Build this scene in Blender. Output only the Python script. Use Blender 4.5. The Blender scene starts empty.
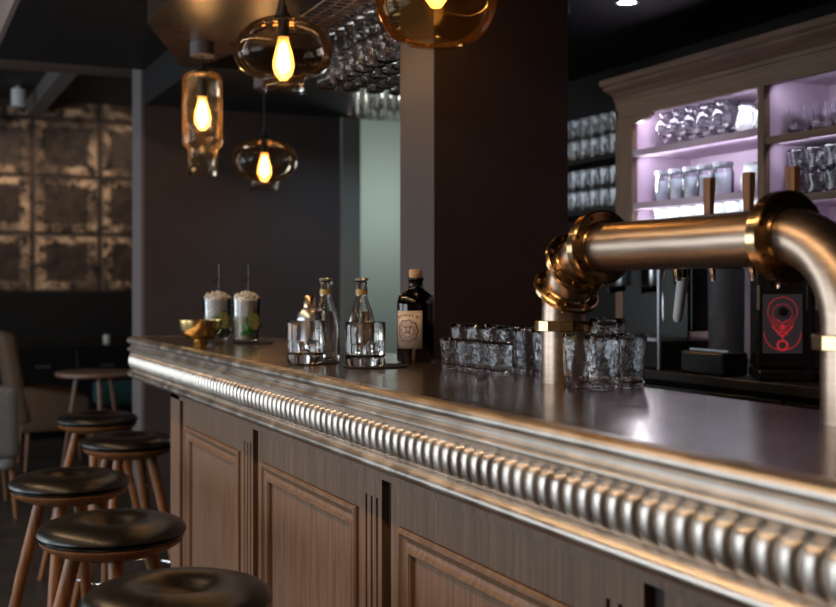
import bpy, bmesh, math, random
from mathutils import Vector, Matrix
random.seed(7)
PI = math.pi
SC = bpy.context.scene
COL = SC.collection
H = 1.306          # eye height
TOP = 1.12         # counter height

# ------------------------------------------------------------------ materials
def new_mat(name):
    m = bpy.data.materials.new(name); m.use_nodes = True
    nt = m.node_tree; b = nt.nodes['Principled BSDF']
    return m, nt, b
def flat(name, col, rough=0.5, metal=0.0, spec=0.5, emit=None, es=0, coat=0):
    m, nt, b = new_mat(name)
    b.inputs['Base Color'].default_value = (*col, 1); b.inputs['Roughness'].default_value = rough
    b.inputs['Metallic'].default_value = metal; b.inputs['Specular IOR Level'].default_value = spec
    b.inputs['Coat Weight'].default_value = coat
    if emit:
        b.inputs['Emission Color'].default_value = (*emit, 1); b.inputs['Emission Strength'].default_value = es
    return m
def noisy(name, c1, c2, rough=0.5, metal=0.0, scale=(1, 1, 1), nscale=5, detail=6, bump=0.0, r2=None, spec=0.5, lo=.35, hi=.65, coat=0, bdist=.002):
    m, nt, b = new_mat(name); N = nt.nodes; L = nt.links
    tc = N.new('ShaderNodeTexCoord'); mp = N.new('ShaderNodeMapping'); mp.inputs['Scale'].default_value = scale
    no = N.new('ShaderNodeTexNoise'); no.inputs['Scale'].default_value = nscale; no.inputs['Detail'].default_value = detail
    cr = N.new('ShaderNodeValToRGB'); cr.color_ramp.elements[0].position = lo; cr.color_ramp.elements[1].position = hi
    cr.color_ramp.elements[0].color = (*c1, 1); cr.color_ramp.elements[1].color = (*c2, 1)
    L.new(tc.outputs['Object'], mp.inputs['Vector']); L.new(mp.outputs[0], no.inputs['Vector'])
    L.new(no.outputs['Fac'], cr.inputs[0]); L.new(cr.outputs[0], b.inputs['Base Color'])
    b.inputs['Roughness'].default_value = rough; b.inputs['Metallic'].default_value = metal
    b.inputs['Specular IOR Level'].default_value = spec; b.inputs['Coat Weight'].default_value = coat
    if r2 is not None:
        mr = N.new('ShaderNodeMapRange'); mr.inputs[3].default_value = rough; mr.inputs[4].default_value = r2
        mr.inputs[1].default_value = lo; mr.inputs[2].default_value = hi
        L.new(no.outputs['Fac'], mr.inputs[0]); L.new(mr.outputs[0], b.inputs['Roughness'])
    if bump:
        bp = N.new('ShaderNodeBump'); bp.inputs['Strength'].default_value = bump; bp.inputs['Distance'].default_value = bdist
        L.new(no.outputs['Fac'], bp.inputs['Height']); L.new(bp.outputs[0], b.inputs['Normal'])
    return m
def glass(name, col=(1, 1, 1), ior=1.45, rough=0.0, bump=0, bs=60):
    m, nt, b = new_mat(name); N = nt.nodes; L = nt.links
    b.inputs['Base Color'].default_value = (*col, 1); b.inputs['Transmission Weight'].default_value = 1
    b.inputs['IOR'].default_value = ior; b.inputs['Roughness'].default_value = rough
    if bump:
        tc = N.new('ShaderNodeTexCoord'); no = N.new('ShaderNodeTexNoise'); no.inputs['Scale'].default_value = bs
        bp = N.new('ShaderNodeBump'); bp.inputs['Strength'].default_value = bump; bp.inputs['Distance'].default_value = .004
        L.new(tc.outputs['Object'], no.inputs['Vector']); L.new(no.outputs['Fac'], bp.inputs['Height']); L.new(bp.outputs[0], b.inputs['Normal'])
    return m
def thin_glass(name, tint, blend=.25, rough=.02, gl=(1, 1, 1), wave=0, milk=0, ws=9, mc=(.8, .84, .9)):
    m = bpy.data.materials.new(name); m.use_nodes = True; nt = m.node_tree; N = nt.nodes; L = nt.links
    N.clear(); out = N.new('ShaderNodeOutputMaterial'); mx = N.new('ShaderNodeMixShader')
    t = N.new('ShaderNodeBsdfTransparent'); t.inputs[0].default_value = (*tint, 1)
    g = N.new('ShaderNodeBsdfGlossy'); g.inputs['Roughness'].default_value = rough; g.inputs[0].default_value = (*gl, 1)
    lw = N.new('ShaderNodeLayerWeight'); lw.inputs[0].default_value = blend
    if wave:
        tc = N.new('ShaderNodeTexCoord'); no = N.new('ShaderNodeTexNoise'); no.inputs['Scale'].default_value = ws
        bp = N.new('ShaderNodeBump'); bp.inputs['Strength'].default_value = wave; bp.inputs['Distance'].default_value = .01
        L.new(tc.outputs['Object'], no.inputs['Vector']); L.new(no.outputs['Fac'], bp.inputs['Height'])
        L.new(bp.outputs[0], lw.inputs['Normal']); L.new(bp.outputs[0], g.inputs['Normal'])
    L.new(lw.outputs['Fresnel'], mx.inputs[0]); L.new(t.outputs[0], mx.inputs[1]); L.new(g.outputs[0], mx.inputs[2])
    if milk:
        df = N.new('ShaderNodeBsdfDiffuse'); df.inputs[0].default_value = (*mc, 1); m2 = N.new('ShaderNodeMixShader'); m2.inputs[0].default_value = milk
        L.new(mx.outputs[0], m2.inputs[1]); L.new(df.outputs[0], m2.inputs[2]); L.new(m2.outputs[0], out.inputs[0])
    else: L.new(mx.outputs[0], out.inputs[0])
    return m

M = {}
M['zinc'] = noisy('worn_pewter', (.52, .46, .41), (.66, .60, .55), .30, 1, (1, 1, 1), 14, 8, .03, .42, bdist=.0006)
M['counter'] = noisy('polished_counter_metal', (.25, .20, .17), (.31, .25, .215), .18, .9, (1, 1, 1), 5, 8, .03, .25, bdist=.0006)
M['pipe'] = noisy('brushed_bronze', (.36, .27, .21), (.44, .34, .27), .32, 1, (30, 2, 30), 4, 6, .05, .36, bdist=.0005)
M['brass'] = flat('polished_brass', (.56, .37, .19), .18, 1)
M['brassdark'] = flat('dark_brass', (.42, .28, .14), .2, 1)
M['chrome'] = flat('chrome', (.8, .8, .8), .08, 1)
M['steel'] = flat('brushed_steel', (.58, .62, .68), .32, 1)
M['gold'] = flat('gold_bowl', (.70, .50, .20), .24, 1)
M['oak'] = noisy('greyed_oak', (.13, .066, .036), (.26, .145, .082), .45, 0, (22, 22, 1.0), 4, 8, .2, .55, lo=.3, hi=.7)
M['oakcab'] = noisy('cabinet_oak', (.12, .066, .040), (.19, .110, .068), .5, 0, (22, 22, 1.3), 5, 8, .2, .6)
M['oakdark'] = noisy('greyed_oak_shelf', (.12, .066, .040), (.18, .104, .066), .5, 0, (22, 1.3, 22), 5, 8, .2, .6)
M['gap'] = flat('dark_wood_gap', (.02, .012, .01), .7)
M['stoolwood'] = noisy('walnut_legs', (.17, .065, .022), (.29, .12, .042), .36, 0, (20, 20, 2), 5, 6, .1, .5)
M['leather'] = noisy('black_leather', (.005, .004, .0035), (.009, .007, .006), .30, 0, (1, 1, 1), 90, 3, .12, .36, spec=.5, bdist=.001)
M['lilac'] = noisy('lilac_paint', (.46, .35, .43), (.52, .40, .48), .55, 0, (1, 1, 1), 9, 4)
M['black'] = flat('black_plastic', (.008, .008, .009), .25)
M['blackmatt'] = flat('black_matt_paint', (.005, .0045, .0045), .7, 0, .3)
M['rubber'] = flat('black_rubber', (.012, .012, .013), .8)
M['rackwire'] = flat('dark_wire', (.16, .12, .10), .4, 1)
M['straw'] = flat('black_straw', (.03, .03, .035), .3)
M['tumbler'] = glass('clear_glass')
M['bumpy'] = glass('textured_glass', (.97, .98, 1), 1.45, 0, .9, 55)
M['darkglass'] = glass('black_brown_glass', (.010, .005, .003), 1.5)
M['liquid'] = glass('tonic', (1, .99, .97), 1.33)
M['thin'] = thin_glass('thin_clear_glass', (.93, .95, .97), .16, .04)
M['shelfglass'] = glass('shelf_glass', (.97, .98, 1), 1.45, .06)
M['hangglass'] = glass('hanging_glass', (1, .98, .97), 1.45, .03)
M['tumblerwall'] = thin_glass('tumbler_wall', (.94, .95, .96), .20, .05, milk=.03)
M['smoke'] = thin_glass('smoked_glass', (.72, .64, .56), .20, .02, wave=.15, milk=.004, mc=(.6, .42, .25))
M['clearshade'] = thin_glass('clear_shade_glass', (.93, .88, .80), .25, .05, (1, .9, .78), wave=.8, ws=22, milk=.012, mc=(.8, .6, .4))
M['amber'] = thin_glass('amber_glass', (.78, .62, .36), .16, .02, (1, .85, .6), wave=.15, milk=.006, mc=(.7, .45, .18))
M['bulbglass'] = flat('glowing_bulb_glass', (1, .6, .25), .2, 0, .5, (1, .40, .07), 2.2)
M['bulbglass'].node_tree.nodes['Principled BSDF'].inputs['Alpha'].default_value = .45
M['filament'] = flat('glowing_filament', (1, .6, .2), .5, 0, .5, (1, .58, .20), 55)
M['filamentcore'] = flat('hot_filament', (1, .8, .4), .5, 0, .5, (1, .66, .28), 40)
M['cord'] = flat('black_cord', (.01, .01, .01), .6)
M['canopy'] = flat('grey_canopy', (.13, .11, .11), .45)
M['cork'] = noisy('cork', (.45, .24, .12), (.66, .42, .24), .8, 0, (1, 1, 1), 160, 3)
M['paper'] = noisy('label_paper', (.62, .46, .36), (.76, .62, .50), .6, 0, (1, 1, 1), 30, 3)
M['ink'] = flat('brown_ink', (.16, .07, .05), .6)
M['inkblue'] = flat('grey_ink', (.16, .11, .12), .6)
M['lime'] = noisy('lime_skin', (.03, .13, .015), (.06, .22, .03), .4, 0, (1, 1, 1), 60, 3)
M['limeflesh'] = flat('lime_flesh', (.55, .50, .18), .4)
M['mint'] = flat('mint_leaf', (.03, .16, .03), .5)
M['ice'] = glass('crushed_ice', (1, 1, 1), 1.2, .12)
M['icewhite'] = noisy('frosty_ice', (.5, .48, .48), (.9, .88, .88), .25, 0, (1, 1, 1), 220, 3, .6)
M['drink'] = noisy('mojito_drink', (.16, .19, .10), (.42, .42, .36), .25, 0, (1, 1, 1), 45, 4, 0, lo=.3, hi=.6)
M['porcelain'] = flat('white_porcelain', (.66, .72, .67), .2)
M['lidmetal'] = flat('jar_lid', (.35, .36, .4), .35, 1)
M['white'] = flat('white_plastic', (.9, .9, .9), .3)
M['handlewood'] = noisy('tap_handle_wood', (.20, .10, .055), (.32, .17, .10), .35, 0, (40, 40, 3), 4, 5)
M['red'] = flat('red_backlit_print', (.5, .02, .03), .4, 0, .5, (1, .07, .09), .22)
M['panelgrey'] = flat('grey_display_panel', (.06, .07, .075), .2, 0, .5, (.5, .3, .5), .02)
M['brownfab'] = noisy('brown_fabric', (.10, .058, .034), (.13, .08, .048), .9, 0, (1, 1, 1), 60, 3)
M['greyfab'] = noisy('grey_fabric', (.17, .18, .19), (.24, .25, .26), .9, 0, (1, 1, 1), 70, 3)
M['teal'] = noisy('teal_fabric', (.02, .10, .13), (.03, .14, .18), .8, 0, (1, 1, 1), 70, 3)
M['tablewood'] = noisy('cafe_table_wood', (.17, .09, .06), (.24, .13, .09), .4, 0, (4, 30, 4), 4, 5)
M['wallplum'] = noisy('dark_plum_paint', (.045, .036, .040), (.052, .043, .047), .55, 0, (1, 1, 1), 3, 3)
M['wallend'] = flat('pale_grey_trim', (.15, .13, .14), .6)
M['columnpaint'] = noisy('dark_brown_paint', (.036, .025, .024), (.044, .031, .030), .55, 0, (1, 1, 1), 3, 3)
M['ceil'] = noisy('dark_gloss_ceiling', (.040, .024, .016), (.048, .030, .020), .24, 0, (1, 1, 1), 2, 2, 0, .30)
M['ceilblack'] = flat('black_ceiling', (.010, .009, .010), .6, 0, .3)
M['ceilhigh'] = flat('dark_ceiling', (.018, .016, .016), .7)
M['facia'] = flat('light_grey_facia', (.17, .145, .135), .7)
M['beam'] = flat('brown_beam', (.10, .07, .055), .6)
M['pale'] = flat('pale_green_plaster', (.46, .52, .47), .7)
M['jamb'] = flat('grey_green_frame', (.16, .18, .17), .6)
M['lamp'] = flat('lit_downlight', (1, 1, 1), .5, 0, .5, (.95, .97, 1), 30)
M['outwall'] = flat('warm_grey_wall', (.30, .27, .25), .8)
M['winframe'] = flat('window_frame_paint', (.2, .2, .2), .5)
M['sky'] = flat('daylight_pane', (.8, .9, 1), .5, 0, .5, (.72, .86, 1), 5)
M['backbar'] = noisy('black_worktop', (.012, .012, .013), (.022, .022, .024), .3, 0, (1, 1, 1), 5, 3)

# floor: dark wide boards
def floor_mat():
    m, nt, b = new_mat('dark_floor_boards'); N = nt.nodes; L = nt.links
    tc = N.new('ShaderNodeTexCoord'); mp = N.new('ShaderNodeMapping'); mp.inputs['Rotation'].default_value = (0, 0, 0)
    br = N.new('ShaderNodeTexBrick'); br.inputs['Scale'].default_value = 1; br.inputs['Brick Width'].default_value = 1.8
    br.inputs['Row Height'].default_value = .2; br.inputs['Mortar Size'].default_value = .004
    br.inputs['Color1'].default_value = (.045, .042, .042, 1); br.inputs['Color2'].default_value = (.075, .068, .064, 1)
    br.inputs['Mortar'].default_value = (.01, .01, .01, 1)
    no = N.new('ShaderNodeTexNoise'); no.inputs['Scale'].default_value = 6; mp2 = N.new('ShaderNodeMapping'); mp2.inputs['Scale'].default_value = (1, 8, 1)
    mx = N.new('ShaderNodeMix'); mx.data_type = 'RGBA'; mx.blend_type = 'MULTIPLY'; mx.inputs[0].default_value = .7
    L.new(tc.outputs['Object'], mp.inputs[0]); L.new(mp.outputs[0], br.inputs['Vector'])
    L.new(tc.outputs['Object'], mp2.inputs[0]); L.new(mp2.outputs[0], no.inputs['Vector'])
    L.new(br.outputs['Color'], mx.inputs[6]); L.new(no.outputs['Color'], mx.inputs[7]); L.new(mx.outputs[2], b.inputs['Base Color'])
    b.inputs['Roughness'].default_value = .42
    return m
M['floor'] = floor_mat()

# antique stamped tin tiles above black dado
def tile_mat():
    m, nt, b = new_mat('peeling_tin_tiles'); N = nt.nodes; L = nt.links
    def math_(op, a, c=None, clamp=False):
        n = N.new('ShaderNodeMath'); n.operation = op; n.use_clamp = clamp
        for i, v in enumerate((a, c)):
            if v is None: continue
            if isinstance(v, (int, float)): n.inputs[i].default_value = v
            else: L.new(v, n.inputs[i])
        return n.outputs[0]
    tc = N.new('ShaderNodeTexCoord'); sp = N.new('ShaderNodeSeparateXYZ'); L.new(tc.outputs['Object'], sp.inputs[0])
    u = math_('FRACT', math_('DIVIDE', math_('ADD', sp.outputs['X'], 5.0 - 1.40 + .596 * 3), .596))
    v = math_('FRACT', math_('DIVIDE', math_('SUBTRACT', sp.outputs['Z'], 1.26 - .527 * 3), .527))
    du = math_('ABSOLUTE', math_('SUBTRACT', u, .5)); dv = math_('ABSOLUTE', math_('SUBTRACT', v, .5))
    d = math_('MAXIMUM', du, dv)                    # 0 centre, .5 seam
    n1 = N.new('ShaderNodeTexNoise'); n1.inputs['Scale'].default_value = 9; n1.inputs['Detail'].default_value = 8; n1.inputs['Roughness'].default_value = .65
    L.new(tc.outputs['Object'], n1.inputs['Vector'])
    n2 = N.new('ShaderNodeTexNoise'); n2.inputs['Scale'].default_value = 2.1; L.new(tc.outputs['Object'], n2.inputs['Vector'])
    dd = math_('ADD', d, math_('MULTIPLY', math_('SUBTRACT', n1.outputs['Fac'], .5), .16))
    fr = N.new('ShaderNodeValToRGB'); e = fr.color_ramp.elements
    e[0].position = .30; e[0].color = (0, 0, 0, 1); e[1].position = .36; e[1].color = (1, 1, 1, 1)
    x = fr.color_ramp.elements.new(.44); x.color = (1, 1, 1, 1); x = fr.color_ramp.elements.new(.49); x.color = (0, 0, 0, 1)
    L.new(dd, fr.inputs[0])
    peel = N.new('ShaderNodeMapRange'); peel.inputs[1].default_value = .44; peel.inputs[2].default_value = .58; L.new(n2.outputs['Fac'], peel.inputs[0])
    p2 = N.new('ShaderNodeMapRange'); p2.inputs[1].default_value = .42; p2.inputs[2].default_value = .56; L.new(n1.outputs['Fac'], p2.inputs[0])
    fac = math_('MULTIPLY', fr.outputs[0], math_('MULTIPLY', math_('ADD', math_('MULTIPLY', peel.outputs[0], .85), .15), p2.outputs[0]), True)
    base = N.new('ShaderNodeValToRGB'); base.color_ramp.elements[0].position = .35; base.color_ramp.elements[0].color = (.012, .007, .006, 1)
    base.color_ramp.elements[1].position = .75; base.color_ramp.elements[1].color = (.11, .058, .034, 1); L.new(n1.outputs['Fac'], base.inputs[0])
    mx = N.new('ShaderNodeMix'); mx.data_type = 'RGBA'; L.new(fac, mx.inputs[0]); L.new(base.outputs[0], mx.inputs[6]); mx.inputs[7].default_value = (.72, .46, .29, 1)
    seam = math_('GREATER_THAN', d, .492); mx2 = N.new('ShaderNodeMix'); mx2.data_type = 'RGBA'; L.new(seam, mx2.inputs[0]); L.new(mx.outputs[2], mx2.inputs[6]); mx2.inputs[7].default_value = (.01, .01, .01, 1)
    L.new(mx2.outputs[2], b.inputs['Base Color']); b.inputs['Roughness'].default_value = .6
    bp = N.new('ShaderNodeBump'); bp.inputs['Strength'].default_value = .6; bp.inputs['Distance'].default_value = .02; L.new(fr.outputs[0], bp.inputs['Height']); L.new(bp.outputs[0], b.inputs['Normal'])
    return m
M['tiles'] = tile_mat()

# ------------------------------------------------------------------ mesh helpers
def link(name, bm, mat, parent=None, smooth=False, bevel=0, auto=None, loc=None):
    me = bpy.data.meshes.new(name); bmesh.ops.recalc_face_normals(bm, faces=bm.faces[:]); bm.to_mesh(me); bm.free()
    o = bpy.data.objects.new(name, me); COL.objects.link(o)
    me.materials.append(M[mat] if isinstance(mat, str) else mat)
    if smooth:
        for p in me.polygons: p.use_smooth = True
        if auto: me.set_sharp_from_angle(angle=math.radians(auto))
    if bevel:
        b = o.modifiers.new('b', 'BEVEL'); b.width = bevel; b.segments = 2; b.limit_method = 'ANGLE'
    if parent: o.parent = parent
    if loc: o.location = loc
    return o
def box(bm, x0, x1, y0, y1, z0, z1):
    v = [bm.verts.new(p) for p in ((x0, y0, z0), (x1, y0, z0), (x1, y1, z0), (x0, y1, z0), (x0, y0, z1), (x1, y0, z1), (x1, y1, z1), (x0, y1, z1))]
    for f in ((3, 2, 1, 0), (4, 5, 6, 7), (0, 1, 5, 4), (1, 2, 6, 5), (2, 3, 7, 6), (3, 0, 4, 7)): bm.faces.new([v[i] for i in f])
    return v
def bx(name, mat, parent, *d, bevel=0):
    bm = bmesh.new(); box(bm, *d); return link(name, bm, mat, parent, bevel=bevel)
def lathe(bm, prof, seg=32, c=(0, 0, 0), fn=None, mtx=None):
    rings = []
    for r, z in prof:
        if r < 1e-6: rings.append([bm.verts.new((c[0], c[1], c[2] + z))])
        else:
            ring = []
            for i in range(seg):
                a = 2 * PI * i / seg; rr = fn(r, z, a) if fn else r
                ring.append(bm.verts.new((c[0] + rr * math.cos(a), c[1] + rr * math.sin(a), c[2] + z)))
            rings.append(ring)
    for A, B in zip(rings, rings[1:]):
        if len(A) == 1 and len(B) == 1: continue
        for i in range(seg):
            j = (i + 1) % seg
            if len(A) == 1: bm.faces.new((A[0], B[i], B[j]))
            elif len(B) == 1: bm.faces.new((A[i], B[0], A[j]))
            else: bm.faces.new((A[i], B[i], B[j], A[j]))
    if mtx is not None:
        for ring in rings:
            for v in ring: v.co = mtx @ v.co
def lobj(name, prof, mat, parent=None, seg=32, fn=None, auto=40, loc=None, mtx=None):
    bm = bmesh.new(); lathe(bm, prof, seg, fn=fn, mtx=mtx); return link(name, bm, mat, parent, True, 0, auto, loc)
def tube(bm, pts, rad, seg=10, caps=True, closed=False):
    pts = [Vector(p) for p in pts]; n = len(pts); rad = rad if isinstance(rad, (list, tuple)) else [rad] * n
    rings = []; up = None
    for i, p in enumerate(pts):
        if closed: t = (pts[(i + 1) % n] - pts[i - 1])
        else: t = pts[min(i + 1, n - 1)] - pts[max(i - 1, 0)]
        t.normalize()
        if up is None: up = t.orthogonal().normalized()
        up = (up - t * up.dot(t)).normalized(); s = t.cross(up)
        rings.append([bm.verts.new(p + rad[i] * (math.cos(2 * PI * k / seg) * up + math.sin(2 * PI * k / seg) * s)) for k in range(seg)])
    m = n if closed else n - 1
    for i in range(m):
        A, B = rings[i], rings[(i + 1) % n]
        for k in range(seg): bm.faces.new((A[k], A[(k + 1) % seg], B[(k + 1) % seg], B[k]))
    if caps and not closed: bm.faces.new(rings[0][::-1]); bm.faces.new(rings[-1])
def tobj(name, pts, rad, mat, parent=None, seg=10, closed=False):
    bm = bmesh.new(); tube(bm, pts, rad, seg, closed=closed); return link(name, bm, mat, parent, True, 0, 40)
def sweep(bm, prof, path, closed_ends=True):
    """prof: list of (outward, z); path: list of ((x,y),(nx,ny)) with outward normal."""
    rows = []
    for (px, py), (nx, ny) in path:
        rows.append([bm.verts.new((px + nx * o, py + ny * o, z)) for o, z in prof])
    for A, B in zip(rows, rows[1:]):
        for k in range(len(prof) - 1): bm.faces.new((A[k], A[k + 1], B[k + 1], B[k]))
    return rows

def tag(o, label, cat, group=None, kind=None):
    o['label'] = label; o['category'] = cat
    if group: o['group'] = group
    if kind: o['kind'] = kind
    return o
def thing(name, label, cat, loc=(0, 0, 0), rz=0, group=None):
    o = bpy.data.objects.new(name, None); COL.objects.link(o); o.location = loc; o.rotation_euler = (0, 0, rz)
    o.empty_display_size = .05
    return tag(o, label, cat, group)
def struct(name, bm, mat, **k):
    o = link(name, bm, mat, **k); o['kind'] = 'structure'; return o
def sbox(name, mat, *d):
    bm = bmesh.new(); box(bm, *d); return struct(name, bm, mat)
def dup(o, loc, rz=None, label=None, group=None, parent=None):
    c = o.copy(); COL.objects.link(c)
    if parent is not None: c.parent = parent
    if loc is not None: c.location = loc
    if rz is not None: c.rotation_euler = (0, 0, rz)
    if label: c['label'] = label
    if group: c['group'] = group
    for ch in list(o.children): dup(ch, None, parent=c)
    return c

# ------------------------------------------------------------------ the room
XL, XR, YB, YF = -3.2, 2.9, -3.0, 11.0
LOW = 2.27
sbox('floor', 'floor', XL, XR + .1, YB, YF, -.05, 0)
sbox('ceiling', 'ceilhigh', XL, XR, YB, YF, 3.0, 3.05)
HI = 2.456
bm = bmesh.new(); box(bm, .472, XR, YB, 6.2, HI, 2.5); box(bm, 1.82, XR, YB, 6.2, LOW, HI); box(bm, 1.223, 1.82, 5.02, 6.2, LOW, HI)
struct('ceiling_soffit', bm, 'ceilblack')
bm = bmesh.new(); pts = [(.853, -2.9), (.853, 4.27), (1.16, 5.05), (1.222, 5.05), (1.32, 4.50), (1.819, 4.42), (1.819, -2.9)]
lo = [bm.verts.new((x, y, LOW)) for x, y in pts]; hi = [bm.verts.new((x, y, HI)) for x, y in pts]
bm.faces.new(lo[::-1]); bm.faces.new(hi)
for i in range(len(pts)): j = (i + 1) % len(pts); bm.faces.new((lo[i], lo[j], hi[j], hi[i]))
struct('ceiling_panel', bm, 'ceil')
sbox('trim_1', 'facia', .45, .472, YB, 6.2, HI, 3.0)
bm = bmesh.new(); box(bm, 1.223, 2.44, 6.2, 6.44, 0, 3.0); struct('wall_divider', bm, 'wallplum')
sbox('trim_2', 'wallend', 1.205, 1.223, 6.2, 6.44, 0, 3.0)
sbox('trim_3', 'jamb', 2.33, 2.44, 6.165, 6.2, 0, LOW)
sbox('wall_corridor', 'pale', 2.2, 4.2, 7.6, 7.65, 0, 3.0)
sbox('wall_right', 'blackmatt', XR, XR + .1, YB, 5.4, 0, 3.0)
sbox('wall_right_far', 'blackmatt', 3.6, 3.7, 5.4, 7.6, 0, 3.0)
sbox('wall_back', 'outwall', XL, XR, YB - .1, YB, 0, 3.0)
bm = bmesh.new(); box(bm, XL, 4.2, YF, YF + .1, 1.26, 3.05); struct('wall_far', bm, 'tiles')
bm = bmesh.new(); box(bm, XL, 4.2, YF - .02, YF + .1, 0, 1.26); struct('baseboard_far', bm, 'blackmatt')
# left wall with three tall windows
wins = [(1.6, 3.8), (4.6, 6.8), (7.6, 9.8)]
bm = bmesh.new(); ys = [YB] + [y for w in wins for y in w] + [YF]
for i in range(0, len(ys), 2): box(bm, XL - .1, XL, ys[i], ys[i + 1], 0, 3.0)
for a, b_ in wins: box(bm, XL - .1, XL, a, b_, 0, .3); box(bm, XL - .1, XL, a, b_, 2.0, 3.0)
struct('wall_left', bm, 'outwall')
for i, (a, b_) in enumerate(wins):
    bm = bmesh.new()
    box(bm, XL - .06, XL - .01, a, a + .06, .3, 2.0); box(bm, XL - .06, XL - .01, b_ - .06, b_, .3, 2.0)
    box(bm, XL - .06, XL - .01, a, b_, .3, .36); box(bm, XL - .06, XL - .01, a, b_, 1.94, 2.0); box(bm, XL - .06, XL - .01, (a + b_) / 2 - .03, (a + b_) / 2 + .03, .3, 2.0)
    w = struct('window_%d' % (i + 1), bm, 'winframe')
# ceiling beams beyond the low ceiling
sbox('trim_4', 'beam', XL, 4.2, 8.2, 8.4, 2.80, 3.0)
sbox('trim_5', 'facia', 1.12, 1.24, 8.4, YF, 2.86, 3.0)
# column
bm = bmesh.new(); box(bm, 1.35, 1.78, 2.868, 3.10, 0, LOW); c = struct('wall_column', bm, 'columnpaint', bevel=.003)
c['label'] = 'dark brown painted square column behind the bar'

# ------------------------------------------------------------------ the bar
bar = thing('bar_counter', 'long wooden bar with metal top, fluted pewter edge and framed oak front panels', 'bar counter', (0, 0, 0))
Y0, YE = -.6, 4.375
A = .8; R = 1.274; cr = .04
# countertop
bm = bmesh.new()
path = [(A + .012, Y0), (A + .012, YE - cr)] + [(A + .012 + cr - cr * math.cos(t), YE - .012 - cr + cr * math.sin(t)) for t in (PI / 8, PI / 4, 3 * PI / 8, PI / 2)] + [(R, YE - .012), (R, Y0)]
lo = [bm.verts.new((x, y, TOP - .03)) for x, y in path]; hi = [bm.verts.new((x, y, TOP)) for x, y in path]
bm.faces.new(hi); bm.faces.new(lo[::-1])
for i in range(len(path)):
    j = (i + 1) % len(path); bm.faces.new((lo[i], lo[j], hi[j], hi[i]))
link('countertop', bm, 'counter', bar)
# edge moulding swept round the corner
prof = [(-.03, 0.0), (-.013, .0005), (-.006, .002), (0, .001), (.005, -.002), (.0085, -.007), (.009, -.012), (.006, -.018), (.001, -.0215), (-.004, -.023), (-.0065, -.027), (-.0062, -.031),
        (-.003, -.0345), (.001, -.0365), (.004, -.038), (.0062, -.041), (.006, -.045), (.003, -.0475), (-.001, -.049), (-.003, -.052), (-.004, -.057), (-.009, -.060), (-.009, -.116),
        (-.006, -.1175), (-.001, -.119), (.002, -.122), (.0065, -.127), (.009, -.132), (.0085, -.1375), (.004, -.141), (-.001, -.143), (-.005, -.148), (-.014, -.151), (-.03, -.152), (-.10, -.152), (-.10, -.16)]
prof = [(o, TOP + z) for o, z in prof]
def mpath():
    P = [((A, Y0), (-1, 0)), ((A, YE - cr), (-1, 0))]
    for k in range(1, 8):
        t = PI / 2 * k / 8; P.append(((A + cr - cr * math.cos(t), YE - cr + cr * math.sin(t)), (-math.cos(t), math.sin(t))))
    return P + [((A + cr, YE), (0, 1)), ((R, YE), (0, 1))]
bm = bmesh.new(); sweep(bm, prof, mpath()); em = link('edge_moulding', bm, 'zinc', bar, True, 0, 50)
# fluted beads (one carved band)
bm = bmesh.new()
def bead(cx, cy, tx, ty, nx, ny, w=.0335):
    prf = [(-.0590, -.009), (-.0600, -.002), (-.0630, .002), (-.070, .0048), (-.080, .0065), (-.092, .0065), (-.103, .0045), (-.111, .000), (-.1150, -.005), (-.1162, -.009)]
    n = 9; rows = []
    for z, o in prf:
        row = []
        for k in range(n):
            u = -1 + 2 * k / (n - 1); f = max(0, 1 - abs(u) ** 3) ** .7; oo = -.009 + (o + .009) * f
            row.append(bm.verts.new((cx + tx * u * w / 2 * .93 + nx * oo, cy + ty * u * w / 2 * .93 + ny * oo, TOP + z)))
        rows.append(row)
    for P, Q in zip(rows, rows[1:]):
        for k in range(n - 1): bm.faces.new((P[k], P[k + 1], Q[k + 1], Q[k]))
y = Y0 + .02
while y < YE - cr: bead(A, y, 0, 1, -1, 0); y += .0333
for t in (PI / 4,): bead(A + cr - cr * math.cos(t), YE - cr + cr * math.sin(t), math.sin(t), math.cos(t), -math.cos(t), math.sin(t))
x = A + cr + .02
while x < R: bead(x, YE, 1, 0, 0, 1); x += .0333
link('bead_band', bm, 'zinc', bar, True, 0, 60)
# carcass
XF = .9
bx('carcass', 'gap', bar, XF + .012, 1.22, Y0, 4.06, 0, TOP - .031)
bx('top_rail', 'oak', bar, XF - .004, XF + .012, Y0, 4.075, TOP - .20, TOP - .152)
bx('kick_board', 'gap', bar, XF + .03, XF + .034, Y0, 4.05, 0, .1)
bx('end_panel', 'oak', bar, XF + .02, 1.22, 4.06, 4.078, 0, TOP - .16)
bx('back_rail', 'blackmatt', bar, 1.22, 1.245, Y0, 4.06, .2, TOP - .04)
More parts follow.
